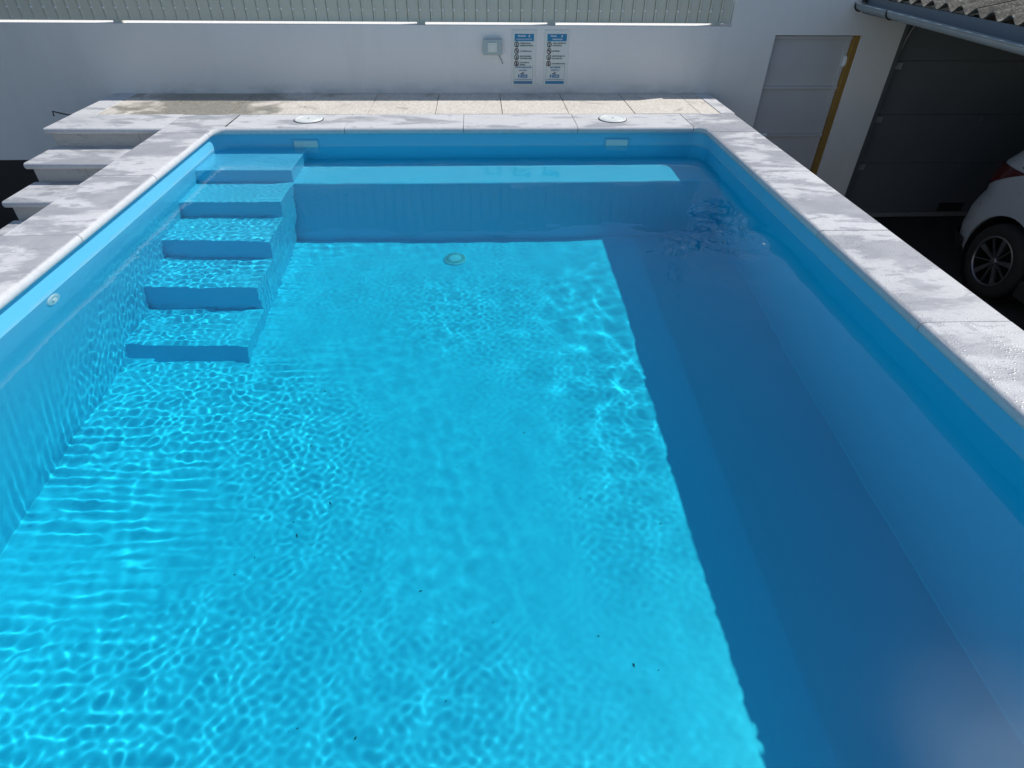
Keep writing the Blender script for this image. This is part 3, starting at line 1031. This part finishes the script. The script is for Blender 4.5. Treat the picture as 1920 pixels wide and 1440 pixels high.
def layer_mesh(name, layers, mat, grow=0.0, sel=None, caps=True):
    V = []; F = []
    for z, a, b, hw, rc in layers:
        V += outline(z, a - grow, b + grow, hw + grow, rc)
    n = 36
    for j in range(len(layers) - 1):
        for i in range(n):
            if sel is None or i in sel:
                F.append((j * n + i, j * n + (i + 1) % n, (j + 1) * n + (i + 1) % n, (j + 1) * n + i))
    if caps:
        F.append(tuple(range(n))[::-1]); F.append(tuple((len(layers) - 1) * n + i for i in range(n)))
    me = mesh(name, [Vector(v) - origin(car) for v in V], F, mat, True)
    return fixn(me) if caps else me
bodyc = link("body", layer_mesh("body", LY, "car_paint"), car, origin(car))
WR = .335
wheels = [(sx, CY - t) for sx in (-1, 1) for t in (.705, 3.33)]
bm = bmesh.new()
for sx, wy in wheels:
    mt = Matrix.Translation((CX + sx * .86 - origin(car).x, wy - origin(car).y, .345)) @ Matrix.Rotation(R(90), 4, 'Y')
    bmesh.ops.create_cone(bm, cap_ends=True, segments=48, radius1=.392, radius2=.392, depth=.56, matrix=mt)
cme = bpy.data.meshes.new("cut"); bm.to_mesh(cme); bm.free()
cut = bpy.data.objects.new("cut", cme); cut.location = origin(car); col.objects.link(cut)
bl = bodyc.modifiers.new("arch", 'BOOLEAN'); bl.operation = 'DIFFERENCE'; bl.object = cut; bl.solver = 'EXACT'
dg = bpy.context.evaluated_depsgraph_get(); dg.update()
nm = bpy.data.meshes.new_from_object(bodyc.evaluated_get(dg))
bodyc.modifiers.clear(); bodyc.data = nm; nm.name = "body"
try: nm.set_sharp_from_angle(angle=R(38))
except Exception: pass
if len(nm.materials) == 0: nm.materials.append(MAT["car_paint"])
bpy.data.objects.remove(cut)
cl_layers = [(.19, .09, 4.23, .835, .28), (.24, .045, 4.29, .87, .32), (.32, .015, 4.335, .895, .35), (.38, .004, 4.346, .902, .36)]
sel_r = set(range(2, 16)); sel_f = set(range(20, 34))
link("bumper_skirt", layer_mesh("bumper_skirt", cl_layers, "car_trim", .012, sel_r, False), car, origin(car))
link("bumper_skirt", layer_mesh("bumper_skirt", cl_layers, "car_trim", .012, sel_f, False), car, origin(car))
for sx in (-1, 1):
    # rocker panel
    box("sill", (CX + sx * .915 - (.02 if sx > 0 else 0), CY - 2.98, ZG + .19), (CX + sx * .915 + (.02 if sx < 0 else 0), CY - 1.08, ZG + .34), "car_trim", car, .01)
win = [(1.10, .145, 3.48, .858, .33), (1.20, .22, 3.18, .82, .30), (1.36, .34, 2.9, .765, .28), (1.48, .445, 2.64, .71, .26)]
for nm_, s_ in (("rear_window", {9, 8, 7, 10} | {6, 11}), ("side_window", set(range(17, 18))), ("side_window", {35}), ("windscreen", set(range(22, 31)))):
    link(nm_, layer_mesh(nm_, win, "car_glass", .004, s_, False), car, origin(car))
# tail lamps wrap round the rear corners
tl = [(.865, .075, 4.24, .8975, .39), (.93, .075, 4.19, .894, .38), (1.00, .09, 4.02, .885, .36), (1.075, .128, 3.56, .866, .33)]
def lamp_patch(side):
    V = []; F = []
    n = 10
    for j, (z, a, b, hw, rc) in enumerate(tl):
        o9 = outline(z, a - .008, b, hw + .008, rc, 25)
        arc = o9[25:50][::1] if side < 0 else o9[0:25][::-1]
        e = (.50, .72, .90, 1.0)[j] * 24
        pts = []
        for q in range(16):
            u = 6 + (e - 6) * q / 15
            i0 = min(int(u), 23)
            pts.append(Vector(arc[i0]).lerp(Vector(arc[i0 + 1]), u - i0))
        pts.append(pts[-1] + Vector((0, (-.0, -.0, -.03, -.12)[j], 0)))
        V += [Vector(p) - origin(car) for p in pts]
        m_ = len(pts)
    for j in range(len(tl) - 1):
        for i in range(m_ - 1):
            F.append((j * m_ + i, j * m_ + i + 1, (j + 1) * m_ + i + 1, (j + 1) * m_ + i))
    me = mesh("tail_lamp", V, F, "tail_lens", True)
    o = link("tail_lamp", me, car, origin(car))
    return o
lamp_patch(-1); lamp_patch(1)
# wheels
tyre_me = lathe("tyre", [(.205, -.09), (.225, -.105), (.29, -.108), (.325, -.09), (WR, -.06), (WR, .06), (.325, .09), (.29, .108), (.225, .105), (.205, .09)], 'x', "car_tyre", 48, (False, False))
for p in tyre_me.polygons: p.use_smooth = len(p.vertices) == 4
rim_me = lathe("rim", [(.222, -.10), (.222, -.096), (.208, -.09), (.20, -.05), (.19, .05), (.0001, .05)], 'x', "car_rim_dark", 48, (False, True))
lip_me = lathe("rim_lip", [(.226, -.098), (.226, -.106), (.215, -.109), (.207, -.10), (.207, -.096)], 'x', "car_rim", 48, (False, False))
# five wide spokes and five thin ones
def spokes(mat, w0, w1, a0, x):
    V = []; F = []
    for i in range(5):
        a = 2 * math.pi * i / 5 + a0
        q = lambda rr, ww: (rr * math.cos(a) - ww * math.sin(a), rr * math.sin(a) + ww * math.cos(a))
        n = len(V)
        for xx in (x, x + .02):
            for rr, ww in ((.03, -w0), (.03, w0), (.212, w1 + .006), (.212, -w1 + .006)):
                p = q(rr, ww); V.append((xx + (.212 - rr) * .08, p[0], p[1]))
        F += [tuple(k + n for k in f) for f in BOXF]
    return fixn(mesh("spoke", V, F, mat))
sp1 = spokes("car_rim", .011, .026, .35, -.094)
sp2 = spokes("car_rim", .005, .004, .35 + .62, -.097)
hub_me = lathe("hub_cap", [(.034, -.07), (.034, -.088), (.026, -.094), (.0001, -.096)], 'x', "car_rim", 20)
for sx, wy in wheels:
    wl = link("wheel", tyre_me, car, (CX + sx * .80, wy, ZG + WR))
    if sx > 0: wl.rotation_euler.z = math.pi
    for nm_, me_ in (("rim", rim_me), ("rim_lip", lip_me), ("spokes", sp1), ("spokes", sp2), ("hub_cap", hub_me)):
        o = bpy.data.objects.new(nm_, me_); col.objects.link(o); o.parent = wl
    o = link("wheel_well", lathe("wheel_well", [(.386, -.165), (.386, .12), (.0001, .12)], 'x', "car_trim", 32, (False, True)), car, (CX + sx * .72, wy, ZG + .345))
    if sx > 0: o.rotation_euler.z = math.pi

# ------------------------------------------------------------------ tree beyond the wall (mirrored in the calm corner of the pool)
tree = thing("leafy_tree", (4.3, 4.7, ZG), "leafy tree beyond the white wall, mirrored in the far right corner of the water", "tree")
tg = np.random.default_rng(4)
trunk = [(4.3, 4.7, ZG), (4.32, 4.72, -.4), (4.28, 4.68, .8), (4.35, 4.72, 2.2)]
o = link("trunk", tube("trunk", trunk, [.13, .11, .09, .06], "bark", 10), tree); o.location = -origin(tree)
tips = []
for i in range(20):
    a = 2 * math.pi * i / 20 * 2.4; L = tg.uniform(.6, 1.5); zz = tg.uniform(.9, 2.1)
    p0 = Vector((4.3, 4.7, zz)); p2 = p0 + Vector((math.cos(a) * L, math.sin(a) * L * .7, tg.uniform(.5, 1.3)))
    p1 = p0.lerp(p2, .5) + Vector((0, 0, .12))
    o = link("limb", tube("limb", [p0, p1, p2], [.035, .022, .006], "bark", 6), tree); o.location = -origin(tree)
    tips += [p1, p2, p1.lerp(p2, .5), p2 + Vector((0, 0, .15))]
V = []; F = []
for t_ in tips:
    for q in range(60):
        d = Vector(tg.normal(0, 1, 3)) * .15
        c = t_ + d
        u_ = Vector(tg.normal(0, 1, 3)).normalized(); w_ = u_.orthogonal().normalized()
        n = len(V); ln, wd = .045, .016
        V += [c - u_ * ln, c + w_ * wd, c + u_ * ln, c - w_ * wd]
        F.append((n, n + 1, n + 2, n + 3))
o = link("crown", mesh("crown", V, F, "leaf_green"), tree); o.location = -origin(tree)
